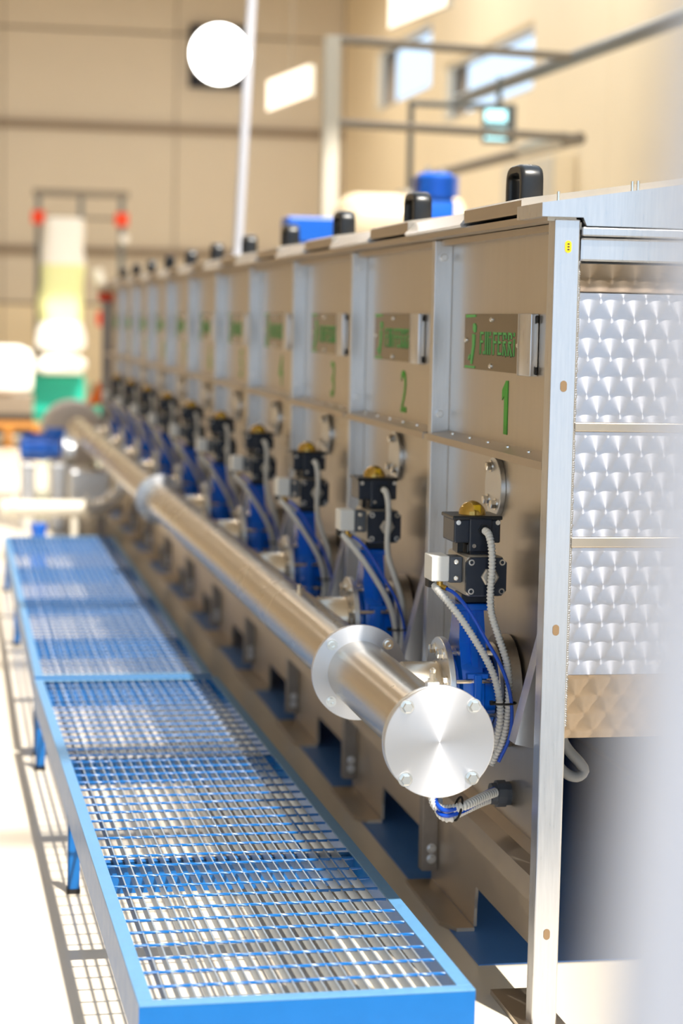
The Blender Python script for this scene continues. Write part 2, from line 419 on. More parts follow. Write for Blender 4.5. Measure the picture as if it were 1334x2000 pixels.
# brace: short inclined channel
br = MB(); a = Vector((.0, 0, .63)); b_ = Vector((.078, 0, .95)); d = (b_ - a).normalized(); nrm = Vector((-d.z, 0, d.x))
Mx = Matrix(((d.x, 0, nrm.x, a.x), (0, 1, 0, 0), (d.z, 0, nrm.z, a.z), (0, 0, 0, 1)))
br.box(0, .36, -.022, -.016, -.026, .026, M=Mx); br.box(0, .36, -.016, .03, -.026, -.020, M=Mx); br.box(0, .36, -.016, .03, .020, .026, M=Mx)
brace_me = br.mesh('brace'); brace_me.materials.append(MATS['steel_fl'])
# base skirt with slot, and foot plate
pts = [(.046, .285), (.046, .0), (.06, .0), (.075, .06), (.10, .10), (.14, .122), (.74, .122), (.75, .06), (.752, .012), (B + .046, .012), (B + .046, .285)]
skirt_me = MB().prism(pts, lambda a, b, d: (d, a, b), .061, .069).mesh('base_skirt'); skirt_me.materials.append(MATS['steel_base'])
foot_me = MB().prism([(-.018, .0), (-.018, -.36), (.012, -.43), (.06, -.43), (.06, .05), (-.018, .05)], lambda a, b, d: (a, b, d), 0, .012).mesh('foot'); foot_me.materials.append(MATS['steel_base'])
ledge_me = MB().prism([(.0, .345), (.0, .285), (.06, .268), (XP, .268), (XP, .372), (.045, .352)], lambda a, b, d: (a, d, b), .046, B + .046).mesh('base_ledge'); ledge_me.materials.append(MATS['steel_base'])
# lids
SL = 0.15
def zl(x): return 1.882 + SL * (x + .024)
lid_me = MB().prism([(-.024, 1.847), (-.024, 1.878), (-.018, zl(-.018)), (.62, zl(.62)), (.62, zl(.62) - .03), (-.0, 1.850)], lambda a, b, d: (a, d, b), .185, .712).mesh('lid'); lid_me.materials.append(MATS['steel_base'])
strip_me = MB().prism([(-.030, 1.838), (-.034, 1.844), (-.008, 1.876), (.62, zl(.62) - .008), (.62, zl(.62) - .035), (-.0, 1.838)], lambda a, b, d: (a, d, b), .714, B + .183).mesh('lid_strip'); strip_me.materials.append(MATS['steel_bright'])
rim_me = MB().box(-.016, .05, .0, B, 1.824, 1.840).mesh('rim'); rim_me.materials.append(MATS['steel_base'])
hd = MB()
hp = resample(spline([(0, -.062, -.012), (0, -.062, .04), (0, -.056, .064), (0, -.034, .074), (0, 0, .075), (0, .034, .074), (0, .056, .064), (0, .062, .04), (0, .062, -.012)], 10), .004)
def sqtube(mb, pts, hx, hy):
    vs_ = []; fs = []; m = len(pts)
    ring = [(math.copysign(abs(math.cos(t)) ** .55, math.cos(t)) * hx, math.copysign(abs(math.sin(t)) ** .55, math.sin(t)) * hy) for t in [2 * PI * i / 16 for i in range(16)]]
    for k in range(m):
        t = (pts[min(k + 1, m - 1)] - pts[max(k - 1, 0)]).normalized(); sx = Vector((1, 0, 0)); sy = t.cross(sx)
        vs_ += [pts[k] + sx * a + sy * b for a, b in ring]
    for k in range(m - 1):
        for i in range(16):
            j = (i + 1) % 16; fs.append((k * 16 + i, k * 16 + j, (k + 1) * 16 + j, (k + 1) * 16 + i))
    mb.add(vs_, fs, True)
sqtube(hd, hp, .029, .013)
handle_me = hd.mesh('handle'); handle_me.materials.append(MATS['black'])

# name plate lettering: narrow stencil strokes, u runs with the reading direction, v up
def strokes():
    S = []          # (u0,v0,u1,v1,width)
    h = .058
    def st(x0, y0, x1, y1, w=.0058): S.append((x0, y0, x1, y1, w))
    u = 0
    def Fch(u): st(u, 0, u, h); st(u, h - .004, u + .027, h - .004); st(u, .032, u + .022, .032)
    def Ech(u): st(u, 0, u, h); st(u, h - .004, u + .027, h - .004); st(u, .032, u + .022, .032); st(u, .004, u + .027, .004)
    def Rch(u): st(u, 0, u, .034); st(u, .038, u, h); st(u, h - .004, u + .022, h - .004); st(u + .024, .042, u + .024, h - .006); st(u, .033, u + .02, .033); st(u + .007, .028, u + .028, 0)
    def ich(u): st(u, 0, u, .042); st(u, .048, u, h)
    Fch(0); st(.032, 0, .032, .008, .009); st(.048, 0, .048, h); st(.068, 0, .068, h); ich(.088)
    Fch(.120); Ech(.162); Rch(.205); Rch(.250); ich(.296)
    return S
def stroke_mesh(u0, v0, sc_u=1.0, off=0.0, grow=0.0):
    mb = MB()
    for x0, y0, x1, y1, w in strokes():
        a = Vector((x0 * sc_u, y0)); b = Vector((x1 * sc_u, y1)); d = (b - a).normalized(); n = Vector((-d.y, d.x)) * (w / 2 + grow)
        q = [a - n, b - n, b + n, a + n]
        mb.prism([(p.x, p.y) for p in q], lambda aa, bb, dd: (dd, u0 - aa, v0 + bb), off - .0008, off + .001)
    return mb
plate_me = MB().box(XP - .012, XP - .007, .425, .965, 1.477, 1.621).mesh('name_plate'); plate_me.materials.append(MATS['steel_plate'])
pfill_me = stroke_mesh(.795, 1.518, 1.08, XP - .0125).mesh('lettering'); pfill_me.materials.append(MATS['green_plate'])
pshade_me = stroke_mesh(.801, 1.5165, 1.08, XP - .0122, .0008).mesh('lettering_shadow'); pshade_me.materials.append(MATS['dark_green'])
lg = MB()
U0 = .93
P = lambda aa, bb, dd: (dd, U0 - aa, 1.477 + bb)
lg.prism([(.055, .118), (.075, .120), (.088, .112), (.086, .098), (.070, .094), (.056, .102)], P, XP - .0135, XP - .011)
lg.prism([(.050, .092), (.078, .090), (.076, .062), (.060, .030), (.052, .012), (.036, .014), (.042, .040), (.052, .064)], P, XP - .0135, XP - .011)
lg.prism([(.012, .030), (.026, .038), (.030, .030), (.016, .022)], P, XP - .0135, XP - .011)
lg.prism([(-.02, .134), (.08, .136), (.08, .142), (-.02, .142)], P, XP - .0135, XP - .011)
lg.prism([(-.02, .002), (.08, .002), (.08, .008), (-.02, .008)], P, XP - .0135, XP - .011)
logo_me = lg.mesh('logo'); logo_me.materials.append(MATS['green_plate'])
cover_me = MB().box(XP - .021, XP - .001, .305, .414, 1.474, 1.622, bev=.003).lathe((XP - .013, .412, 1.474), (0, 0, 1), [(0, .009), (.148, .009)], 16).mesh('hinge_cover'); cover_me.materials.append(MATS['steel_bright'])
knuckle_me = MB().cyl((XP - .006, .300, 1.478), (XP - .006, .300, 1.496), .003, 10).mesh('hinge_pin'); knuckle_me.materials.append(MATS['dark'])

WORD = ['1', '2', '3', '4', '5', '6', '7', '8', '9', '10', '11']
for n in range(NB):
    y0 = n * B; L = (0, y0, 0)
    if n:
        p = link('post', post_me, None, tank, L)
        link('bolt', bolt_y, None, p, (.036, -.006, 1.775)); link('bolt', bolt_y, None, p, (.034, -.006, 1.345))
        lg_ = link('leg', leg_me, None, tank, L)
        for zz in (.115, .085): link('bolt', bolt_y, None, lg_, (.042, -.006, zz))
    link('upper_panel', upper_me, None, tank, L); link('lower_panel', lower_me, None, tank, L)
    link('head_rail', head_me, None, tank, L)
    s = link('shelf', shelf_me, None, tank, (0, y0 + .0, 0))
    for k in range(6): link('bolt', bolt_z, None, s, (.04, .10 + .185 * k, 1.295))
    bfo = link('blind_flange', blind_me, None, tank, (XP, y0 + .632, 1.185))
    for (dy, dz) in ((.02, .052), (.045, -.035), (-.03, -.04)): link('bolt', bolt_x, None, bfo, (-.014, dy, dz))
    link('brace', brace_me, None, tank, (0, y0 + .13, 0))
    link('base_skirt', skirt_me, None, tank, L); link('base_ledge', ledge_me, None, tank, L)
    link('foot', foot_me, None, tank, (0, y0 + B, 0))
    lid = link('lid', lid_me, None, tank, L); link('handle', handle_me, None, lid, (.09, .565, zl(.09)))
    link('lid_strip', strip_me, None, tank, L); link('rim', rim_me, None, tank, L)
    pl = link('name_plate', plate_me, None, tank, L)
    link('lettering', pfill_me, None, pl); link('lettering_shadow', pshade_me, None, pl); link('logo', logo_me, None, pl)
    for (yy, zz) in ((.69, 1.607), (.69, 1.489), (.945, 1.552), (.437, 1.545)): link('screw', screw_x, None, pl, (XP - .012, yy, zz))
    cv = link('hinge_cover', cover_me, None, pl); link('hinge_pin', knuckle_me, None, pl); link('hinge_pin', knuckle_me, None, pl, (0, 0, .122))
    if WORD[n] == '1':
        num = MB().prism([(-.020, .0), (.012, .0), (.012, .134), (-.006, .134), (-.040, .110), (-.040, .084), (-.020, .096)], lambda a, b, d: (d, -a, b), -.0008, .0008).mesh('panel_number')
    else:
        num = text_mesh(WORD[n], .185, .0008, .95)
    num.name = 'panel_number'; num.materials.append(MATS['green'])
    link('panel_number', num, None, tank, (XP - .001, y0 + .572, 1.322))
# foot of the corner post
MB().prism([(-.028, .25), (-.028, -.02), (-.022, -.04), (.08, -.04), (.08, .25)], lambda a, b, d: (a, b, d), 0, .012).build('foot', 'steel_base', tank)

# end face of the tank: engine-turned sheets between bars
ex0, ex1 = .060, W
MB().box(ex0, ex1, -.018, .02, 1.792, 1.812, bev=.003).build('end_lip', 'steel_bright', tank)
MB().box(ex0, ex1, -.004, .03, 1.736, 1.790, bev=.006).build('end_tube', 'steel_bright', tank)
MB().prism([(-.006, 1.732), (.016, 1.670), (.022, 1.670), (.0, 1.732)], lambda a, b, d: (d, a, b), ex0, ex1).build('end_strip', 'swirl_shaded', tank)
for z0, z1 in ((1.383, 1.668), (1.127, 1.361), (.815, 1.102)):
    MB().box(ex0, ex1, .002, .012, z0, z1).build('swirl_panel', 'swirl', tank)
for z0, z1 in ((1.362, 1.382), (1.103, 1.126)):
    MB().box(ex0, ex1, -.004, .012, z0, z1, bev=.002).build('end_bar', 'steel_base', tank)
MB().prism([(.004, .814), (.055, .660), (.061, .660), (.010, .814)], lambda a, b, d: (d, a, b), ex0, ex1).build('end_apron', 'swirl_shaded', tank)
# sloping end cover
ec = MB().prism([(-.034, 1.832), (.060, 1.832), (.068, 1.814), (W, 1.814), (W, 1.90), (.76, 1.862 + SL * .80), (-.034, 1.862)], lambda a, b, d: (a, d, b), -.020, .183).build('end_cover', 'steel_bright', tank)
for x, y in ((.05, .14), (.19, .04), (.21, .06)):
    MB().cyl((x, y, 1.86 + SL * (x + .03)), (x, y, 1.885 + SL * (x + .03)), .004, 8).build('bolt', 'chrome', ec)
MB().prism([(.62, zl(.62) - .03), (.76, zl(.76)), (W, 1.86), (W, 1.82), (.62, 1.82)], lambda a, b, d: (a, d, b), .183, LEN).build('roof_sheet', 'steel_base', tank)

# ------------------------------------------------------------------ manifold pipe
AX, AZ, PR = -.262, .695, .083
YC, YE = -.13, 12.2
man = thing('manifold_pipe', 'long stainless manifold pipe with round end cap running beside the tank', 'pipe', (0, 0, 0))
VY = [.47 + B * k for k in range(10)]
FLY = [.745, 5.75]
edges = [YC + .030] + FLY + [YE]
for a, b in zip(edges, edges[1:]):
    MB().lathe((AX, a, AZ), (0, 1, 0), [(0, PR), (b - a, PR)], 48).build('pipe_section', 'steel_pipe', man)
turned_material('turned_cap', (220, 220, 224), 0.46, AX, AZ, .72)
turned_material('turned_ring', (216, 218, 224), 0.40, AX, AZ, .8)
cap = MB().disc((AX, YC, AZ), (0, 1, 0), .122, .012, 72).build('end_cap', 'turned_cap', man)
for sx in (-1, 1):
    for sz in (-1, 1):
        link('bolt', bolt_big, None, cap, (AX + sx * .074, YC, AZ + sz * .079))
MB().disc((AX, YC + .012, AZ), (0, 1, 0), .120, .003, 72, .0005).build('gasket', 'gasket', man)
MB().disc((AX, YC + .015, AZ), (0, 1, 0), .122, .014, 72).build('cap_flange', 'steel_fl', man)
sock = MB().lathe((0, 0, 0), (0, -1, 0), [(0, .014), (.003, .014), (.003, .009), (.012, .009), (.012, .005), (.006, .005)], 16, smooth=False).mesh('bolt'); sock.materials.append(MATS['chrome'])
for fy in FLY:
    rg = MB().ring((AX, fy, AZ), (0, 1, 0), PR - .002, .124, .012, 64).ring((AX, fy + .015, AZ), (0, 1, 0), PR - .002, .122, .012, 64).build('ring_flange', 'turned_ring', man)
    for k in range(4):
        t = PI / 4 + PI / 2 * k; link('bolt', sock, None, rg, (AX + .104 * math.cos(t), fy, AZ + .104 * math.sin(t)))
branch_me = MB().lathe((AX + .05, 0, AZ), (1, 0, 0), [(0, .074), (.080, .074), (.084, .077), (.088, .074), (.090, .074)], 40).mesh('branch'); branch_me.materials.append(MATS['steel_pipe'])
nip_me = MB().lathe((0, 0, 0), (0, 0, 1), [(0, .011), (.007, .011), (.007, .007), (.018, .007), (.020, .006), (.027, .007), (.031, .003)], 6, smooth=False).mesh('grease_nipple'); nip_me.materials.append(MATS['chrome'])
for vy in VY:
    link('branch', branch_me, None, man, (0, vy, 0))
link('grease_nipple', nip_me, None, man, (AX - .012, YC + .030, AZ + .122 + .005))
for k in (1, 3, 5): link('grease_nipple', nip_me, None, man, (AX - .002, VY[k] + .02, AZ + PR - .003))
MB().box(AX - .026, AX + .002, YC + .018, YC + .042, AZ + .116, AZ + .128, bev=.002).build('nipple_boss', 'steel_fl', man)

# ------------------------------------------------------------------ actuated valves
def make_valve():
    v = thing('actuated_valve', '', 'valve', (0, 0, 0))
    A = v
    # flange on the pipe side, wafer, flange on the tank side (axis x, local origin = valve centre)
    f1 = MB().disc((-.086, 0, 0), (1, 0, 0), .134, .016, 56).build('pipe_flange', 'steel_fl', A)
    for k in range(8):
        t = PI / 8 + PI / 4 * k; link('bolt', bolt_x, None, f1, (-.086, .108 * math.cos(t), .108 * math.sin(t)))
    stud = MB().cyl((-.07, 0, 0), (.06, 0, 0), .006, 8).mesh('stud'); stud.materials.append(MATS['chrome'])
    for k in range(8):
        t = PI / 8 + PI / 4 * k; link('stud', stud, None, A, (0, .108 * math.cos(t), .108 * math.sin(t)))
    bd = MB().lathe((-.066, 0, 0), (1, 0, 0), [(0, .092), (.012, .094), (.018, .108), (.044, .112), (.07, .108), (.076, .094), (.104, .092)], 48)
    # ribs and tapering neck
    def frus(mb, z0, z1, hx0, hy0, hx1, hy1, cx=0):
        vs_ = [(cx - hx0, -hy0, z0), (cx + hx0, -hy0, z0), (cx + hx0, hy0, z0), (cx - hx0, hy0, z0), (cx - hx1, -hy1, z1), (cx + hx1, -hy1, z1), (cx + hx1, hy1, z1), (cx - hx1, hy1, z1)]
        mb.add(vs_, [(0, 3, 2, 1), (4, 5, 6, 7), (0, 1, 5, 4), (1, 2, 6, 5), (2, 3, 7, 6), (3, 0, 4, 7)])
    frus(bd, .07, .128, .034, .080, .033, .050, -.014); frus(bd, .128, .205, .033, .050, .030, .036, -.014)
    valve_body = bd.build('valve_body', 'valve_blue', A)
    rb = MB(); rb.box(-.024, -.004, -.118, -.03, -.06, .06, bev=.004); frus(rb, .04, .205, .008, .094, .008, .040, -.014)
    for zz in (.055, -.055): rb.box(-.040, .012, -.112, -.05, zz - .006, zz + .006, bev=.002)
    rb.build('rib', 'valve_blue', valve_body)
    MB().box(-.060, .032, -.045, .045, .205, .222, bev=.004).build('neck_flange', 'valve_blue', valve_body)
    MB().disc((.040, 0, 0), (1, 0, 0), .120, .012, 48).build('spacer_ring', 'steel_bright', A)
    MB().disc((.060, 0, 0), (1, 0, 0), .140, .032, 56).build('tank_flange', 'steel_dark', A)
    # actuator
    MB().box(-.040, .030, -.035, .035, .222, .246, bev=.003).build('mount', 'navy_black', A)
    ab = MB().box(-.046, .050, -.092, .10, .246, .344, bev=.010).build('actuator_body', 'alu', A)
    ep = MB().prism([(-.048, .262), (-.036, .250), (.040, .250), (.052, .262), (.052, .330), (.040, .342), (-.036, .342), (-.048, .330)], lambda a, b, d: (a, d, b), -.104, -.092).build('end_plate', 'navy_black', ab)
    for sx in (-.036, .040):
        for sz in (.261, .331):
            MB().lathe((sx, -.104, sz), (0, -1, 0), [(0, .0075), (.004, .0075), (.004, .0042), (.0015, .0042)], 16, smooth=False, caps=False).build('screw', 'chrome', ep)
    MB().lathe((.010, -.104, .296), (0, -1, 0), [(0, .022), (.006, .022), (.009, .018)], 6, smooth=False).build('hex_plug', 'alu', ep)
    # solenoid
    so = MB().box(-.080, -.046, -.062, -.012, .276, .340, bev=.004).build('solenoid_base', 'grey_plastic', A)
    for sz in (.288, .328): MB().lathe((-.063, -.062, sz), (0, -1, 0), [(0, .006), (.004, .006), (.005, .004)], 12, smooth=False).build('screw', 'chrome', so)
    MB().box(-.124, -.080, -.066, .014, .280, .342, bev=.003).build('solenoid_coil', 'white_plastic', so)
    MB().cyl((-.098, -.045, .280), (-.098, -.045, .268), .008, 12).cyl((-.098, -.045, .268), (-.084, -.058, .262), .0065, 12).build('elbow_fitting', 'gold_dome', so)
    MB().box(-.124, -.108, -.035, .0, .262, .281).build('coil_plug', 'dark', so)
    # limit switch box
    MB().box(-.030, .034, -.034, .034, .344, .368, bev=.003).box(-.050, -.036, -.02, .03, .346, .385).build('bracket', 'black', A)
    lb = MB().box(-.068, .048, -.055, .060, .372, .430, bev=.004).box(-.032, .026, -.062, -.05, .350, .432, bev=.004).box(-.026, .022, -.052, .03, .344, .375).build('switch_box', 'navy_black', A)
    MB().box(-.072, .052, -.058, .064, .428, .438, bev=.003).build('box_lid', 'black', lb)
    for sx in (-.058, .040):
        MB().lathe((sx, -.055, .422), (0, -1, 0), [(0, .006), (.003, .006)], 10).build('screw', 'chrome', lb)
    MB().lathe((-.020, -.062, .366), (0, -1, 0), [(0, .005), (.003, .005), (.003, .002)], 12, smooth=False).build('screw', 'chrome', lb)
    MB().sphere((-.010, 0, .437), .034, 24, 10, (1, 1, 1), True).build('indicator_dome', 'gold_dome', lb)
    MB().box(-.014, .004, -.031, -.012, .440, .462, bev=.002).build('indicator_flag', 'yellow', lb)
    MB().lathe((.004, -.062, .404), (0, -1, 0), [(0, .015), (.006, .015), (.006, .012), (.014, .012)], 6, smooth=False).build('cable_gland', 'black', lb)
    # conduits and air tube
    c1 = [(.004, -.072, .404), (.006, -.100, .398), (.008, -.122, .370), (.009, -.128, .32), (.006, -.130, .26), (.010, -.132, .21), (.030, -.134, .15), (.050, -.136, .09), (.056, -.138, .03), (.054, -.14, -.03), (.044, -.135, -.10), (.020, -.12, -.16)]
    corrugated(c1).build('conduit', 'conduit', A)
    c2 = [(-.108, -.030, .266), (-.104, -.060, .256), (-.086, -.090, .232), (-.060, -.112, .196), (-.030, -.124, .150), (0, -.132, .10), (.022, -.138, .05), (.034, -.142, -.01), (.034, -.142, -.06), (.024, -.13, -.12)]
    corrugated(c2).build('conduit', 'conduit', A)
    c3 = [(-.086, -.056, .263), (-.066, -.080, .250), (-.040, -.110, .215), (-.004, -.134, .150), (.030, -.150, .09), (.052, -.156, .03), (.060, -.158, -.03), (.056, -.152, -.09), (.036, -.135, -.15)]
    MB().tube(resample(spline(c3, 12), .006), .0045, 8).build('air_tube', 'tube_blue', A)
    tie = MB()
    tp = [Vector((.042 + .030 * math.cos(t), -.146 + .018 * math.sin(t), -.004)) for t in [2 * PI * k / 20 for k in range(21)]]
    tie.tube(tp, .0028, 6); tie.box(.008, .016, -.152, -.142, -.008, .002)
    tie.build('cable_tie', 'rubber', A)
    return v
ORD = ['', 'second', 'third', 'fourth', 'fifth', 'sixth', 'seventh', 'eighth', 'ninth', 'farthest']
v0 = make_valve()
for k, vy in enumerate(VY):
    v = v0 if k == 0 else copy_tree(v0)
    v.location = (-.036, vy, AZ)
    v['group'] = 'actuated valves along the manifold pipe'
    v['label'] = ('blue butterfly valve with black actuator nearest the round end cap, below panel 1' if k == 0 else
                  'blue butterfly valve with black actuator, %s counting from the round end cap' % ORD[k])

# cable gland low on the tank with its bundle
gl = thing('cable_entry', 'grey cable gland with bundled conduits and blue tubes under the end cap', 'cable', (.03, .45, .44))
MB().lathe((.032, 0, 0), (-1, 0, 0), [(0, .030), (.012, .030), (.012, .034), (.034, .034), (.034, .028), (.048, .027)], 12, smooth=False).build('gland_nut', 'grey_plastic', gl)
for dy, dz, e in ((-.026, .010, 0), (.004, -.012, .014)):
    corrugated([(-.01, dy, dz), (-.05, -.03 + dy, -.004 + dz), (-.11, -.07 + dy, -.016 + dz), (-.155 + e, -.08, -.026 + dz), (-.172 + e, -.05, -.014 + dz), (-.160 + e, .0, .03 + dz), (-.12 + e, .05, .10)], .012).build('conduit', 'conduit', gl)
for dz in (.003, .016):
    MB().tube(resample(spline([(-.01, -.014, dz), (-.05, -.048, dz - .006), (-.11, -.092, dz - .022), (-.155, -.10, dz - .03), (-.168, -.06, dz - .018), (-.15, 0, .03)], 12), .006), .0055, 8).build('air_tube', 'tube_blue', gl)
tp = [Vector((-.118 + .008 * math.cos(t), -.078 + .028 * math.sin(t), -.016 + .028 * math.cos(t))) for t in [2 * PI * k / 20 for k in range(21)]]
MB().tube(tp, .003, 6).build('cable_tie', 'rubber', gl)

# hose looping down under the tank end
tag(MB().tube(resample(spline([(.12, .28, .70), (.15, .30, .60), (.195, .30, .545), (.205, .30, .525), (.185, .30, .512), (.15, .30, .53), (.10, .30, .60), (.08, .30, .70)], 12), .008), .013, 10).build('drain_hose', 'hose_grey'), 'grey hose loop hanging under the near end of the tank', 'hose')

# ------------------------------------------------------------------ blue grating steps
def make_step(label, loc, rz, Wd, L, nbars, cross, legs):
    g = thing('grating_step', label, 'step', (loc[0], loc[1], 0), rz, 'blue grating steps beside the tank')
    zt, h, fw, t = .300, .10, .030, .005
    fr = MB(); fr.box(0, Wd, 0, t, zt - h, zt - .0005); fr.box(0, Wd, L - t, L, zt - h, zt - .0005); fr.box(0, t, t, L - t, zt - h, zt - .0005); fr.box(Wd - t, Wd, t, L - t, zt - h, zt - .0005)
    fo = fr.build('frame', 'paint_blue', g)
    ft = MB(); ft.box(0, Wd, 0, fw, zt - .0005, zt + .004, bev=.001); ft.box(0, Wd, L - fw, L, zt - .0005, zt + .004, bev=.001); ft.box(0, fw, fw, L - fw, zt - .0005, zt + .004, bev=.001); ft.box(Wd - fw, Wd, fw, L - fw, zt - .0005, zt + .004, bev=.001)
    ft.build('frame_top', 'paint_worn_lit', fo)
    pitch = (Wd - 2 * fw) / (nbars + 1)
    bm_ = MB().box(-.0016, .0016, fw, L - fw, zt - .027, zt).mesh('bar'); bm_.materials.append(MATS['bar_steel'])
    for i in range(nbars): link('bar', bm_, None, g, (fw + pitch * (i + 1), 0, 0))
    n = int((L - 2 * fw) / .088); rp = (L - 2 * fw) / n
    pts = [Vector((fw + (Wd - 2 * fw) * i / 60, .0006 * math.sin(i * 1.1), zt - .0015)) for i in range(61)]
    rod = MB().tube(pts, .0034, 6, twist=.25, smooth=False).mesh('rod'); rod.materials.append(MATS['paint_blue'])
    for i in range(1, n): link('rod', rod, None, g, (0, fw + rp * i, 0))
    for y in cross:
        MB().box(t, Wd - t, y, y + .006, zt - .10, zt - .025).box(t, Wd - t, y, y + .035, zt - .031, zt - .025).build('cross_member', 'paint_blue', g)
    for y in legs:
        for x0, x1 in ((0, .032), (Wd - .032, Wd)):
            lo = MB().box(x0, x1, y, y + .005, .012, zt - h + .02).box(x0 if x0 == 0 else x1 - .005, x0 + .005 if x0 == 0 else x1, y, y + .032, .012, zt - h + .02).build('leg', 'paint_blue', g)
            MB().box(x0 - .002, x1 + .002, y - .003, y + .036, 0, .014).build('foot_cap', 'rubber', lo)
    return g
make_step('blue steel grating step nearest the camera, worn and brightly lit along its top frame', (-.950, -.605), .0135, .657, 3.52, 20, (1.12, 2.28), (.03, 1.83, 3.40))
make_step('farther blue steel grating step in line behind the near one', (-.994, 2.975), -.004, .640, 4.70, 20, (1.0, 2.25, 3.4), (.06, 2.58, 4.55))

# ------------------------------------------------------------------ things on and above the tank
pole = thing('disc_pole', 'slim pale pole rising from the tank top with a round white glowing disc', 'lamp', (.42, 8.0, 1.951))
MB().cyl((0, 0, 0), (.205, 0, 5.07), .030, 20).build('pole', 'pole', pole)
MB().disc((0, 0, 0), (0, 0, 1), .07, .015, 24).build('base_plate', 'pole', pole)
MB().disc((-.135, -.045, 1.205), (0, -1, 0), .180, .030, 48).cyl((-.13, -.05, 1.205), (.05, 0, 1.205), .016, 10).build('emitter_housing', 'frame_pale', pole)
ld = MB().disc((-.135, -.075, 1.205), (0, -1, 0), .176, .012, 48).build('glow_disc', 'lamp', pole)  # glowing disc standing for an out-of-focus highlight, its mount added
MB().lathe((-.130, -.087, 1.203), (0, -1, 0), [(0, .010), (.006, .008)], 12).build('disc_dot', 'dark', pole)
tag(MB().box(.46, .74, 6.40, 6.62, 2.0, 2.14, bev=.012).box(.48, .72, 6.39, 6.40, 2.01, 2.11).build('junction_box', 'motor_blue'), 'blue box sitting on top of the tank beside black handles', 'box')
# geared motor and pale drum behind the tank
gm = thing('geared_motor', 'bright blue geared motor standing up behind the tank beside the cream drum', 'motor', (1.42, 7.1, 1.93))
MB().box(-.10, .10, -.10, .10, .10, .36, bev=.02).lathe((0, 0, .36), (0, 0, 1), [(0, .105), (.02, .11), (.13, .11), (.15, .09)], 24).build('motor_body', 'motor_blue', gm)
q = MB()
for k in range(10): q.box(-.113, .113, -.113, .113, .375 + .012 * k, .380 + .012 * k)
q.build('cooling_fin', 'motor_blue', gm)
MB().prism([(-.14, .0), (.17, .0), (.17, .16), (.10, .26), (-.10, .26)], lambda a, b, d: (a, d, b), -.12, .12).build('gearbox', 'motor_blue', gm)
MB().disc((.03, -.12, .20), (0, -1, 0), .04, .02, 20).build('shaft_cover', 'alu', gm)
MB().cyl((-.05, -.03, .51), (-.05, -.03, .545), .018, 12).cyl((.04, -.03, .51), (.04, -.03, .535), .016, 12).build('lifting_stud', 'chrome', gm)
q = MB().box(-.13, .16, -.11, .11, -1.93, 0.0).build('pedestal', 'frame_grey', gm)
drum = thing('cream_drum', 'smooth cream drum with rounded end lying behind the tank', 'tank', (1.25, 9.3, 1.95))
MB().lathe((0, 0, .28), (1, 0, 0), [(0, .02), (.01, .10), (.04, .17), (.09, .21), (.16, .225), (.80, .225), (.86, .21), (.90, .15), (.92, .05)], 36).build('shell', 'cream_tank', drum)
MB().box(.15, .25, -.2, .2, -1.95, .12).box(.65, .75, -.2, .2, -1.95, .12).build('cradle', 'frame_grey', drum)
MB().disc((.5, 0, .50), (0, 0, 1), .07, .03, 20).build('hatch', 'alu', drum)

# service gantry
gt = thing('service_gantry', 'pale pipe gantry with cross bars and long rails in front of the cream wall', 'gantry', (1.27, 9.6, 0))
MB().box(-.055, .055, -.05, .05, 0, 3.52, bev=.006).build('post', 'frame_pale', gt)
MB().cyl((0, -.02, 3.50), (1.76, -.02, 3.455), .030, 14).build('cross_bar', 'frame_grey', gt)
MB().cyl((0, -.02, 2.94), (1.78, -.02, 2.90), .030, 14).build('cross_bar', 'frame_grey', gt)
MB().cyl((1.74, -3.6, 3.42), (1.74, 3.4, 3.50), .050, 16).build('long_rail', 'rail_slate', gt)
MB().cyl((1.78, 0, 2.90), (1.78, 4.3, 2.93), .045, 16).build('long_rail', 'frame_grey', gt)
MB().cyl((1.76, .3, 2.92), (1.76, 1.4, 2.925), .053, 16).build('rail_sleeve', 'frame_pale', gt)
MB().cyl((1.06, 2.2, 3.33), (1.74, 2.2, 3.33), .025, 12).cyl((1.06, 2.2, 1.2), (1.06, 2.2, 3.35), .025, 12).build('drop_pipe', 'rail_slate', gt)
sg = thing('status_display', 'glowing cyan two-row status display hanging from the gantry rail', 'display', (2.82, 10.9, 2.96))
MB().box(-.13, .13, 0, .06, 0, .30, bev=.01).build('housing', 'rail_slate', sg)
for z0 in (.03, .165): MB().box(-.115, .05, -.006, 0, z0, z0 + .085).build('lit_row', 'screen_lit', sg)
MB().box(-.02, .02, .02, .05, .29, .50).build('hanger', 'rail_slate', sg)
# bright slanted patches built as glowing panels, rods added
for lab, loc, hz, hy in (('glowing white rectangular panel for a bright patch, left of the gantry post', (1.69, 14.0, 3.66), .135, .62), ('glowing white rectangular panel for a bright patch, cut off by the top edge', (1.95, 10.0, 3.88), .14, .55)):
    lp = thing('glow_panel', lab, 'lamp', loc, 0, 'hanging glow panels')
    dx = .14
    P2 = lambda a, b, d: (a + (0 if d == 0 else .03), b * 0 + (-(a) * 2.2), b + d * 0)
    MB().add([(-dx, .3, -hz - .05), (dx, -.3, -hz + .04), (dx, -.3, hz + .04), (-dx, .3, hz - .05), (-dx + .05, .32, -hz - .05), (dx + .05, -.28, -hz + .04), (dx + .05, -.28, hz + .04), (-dx + .05, .32, hz - .05)], [(4, 5, 6, 7), (0, 1, 5, 4), (1, 2, 6, 5), (2, 3, 7, 6), (3, 0, 4, 7)]).build('housing', 'frame_pale', lp)
    MB().add([(-dx, .3, -hz - .05), (dx, -.3, -hz + .04), (dx, -.3, hz + .04), (-dx, .3, hz - .05)], [(0, 1, 2, 3)]).build('glow_face', 'panel_glow', lp)
    MB().cyl((.03, 0, hz), (.03, 0, ZC - loc[2]), .006, 6).build('suspension_rod', 'frame_grey', lp)

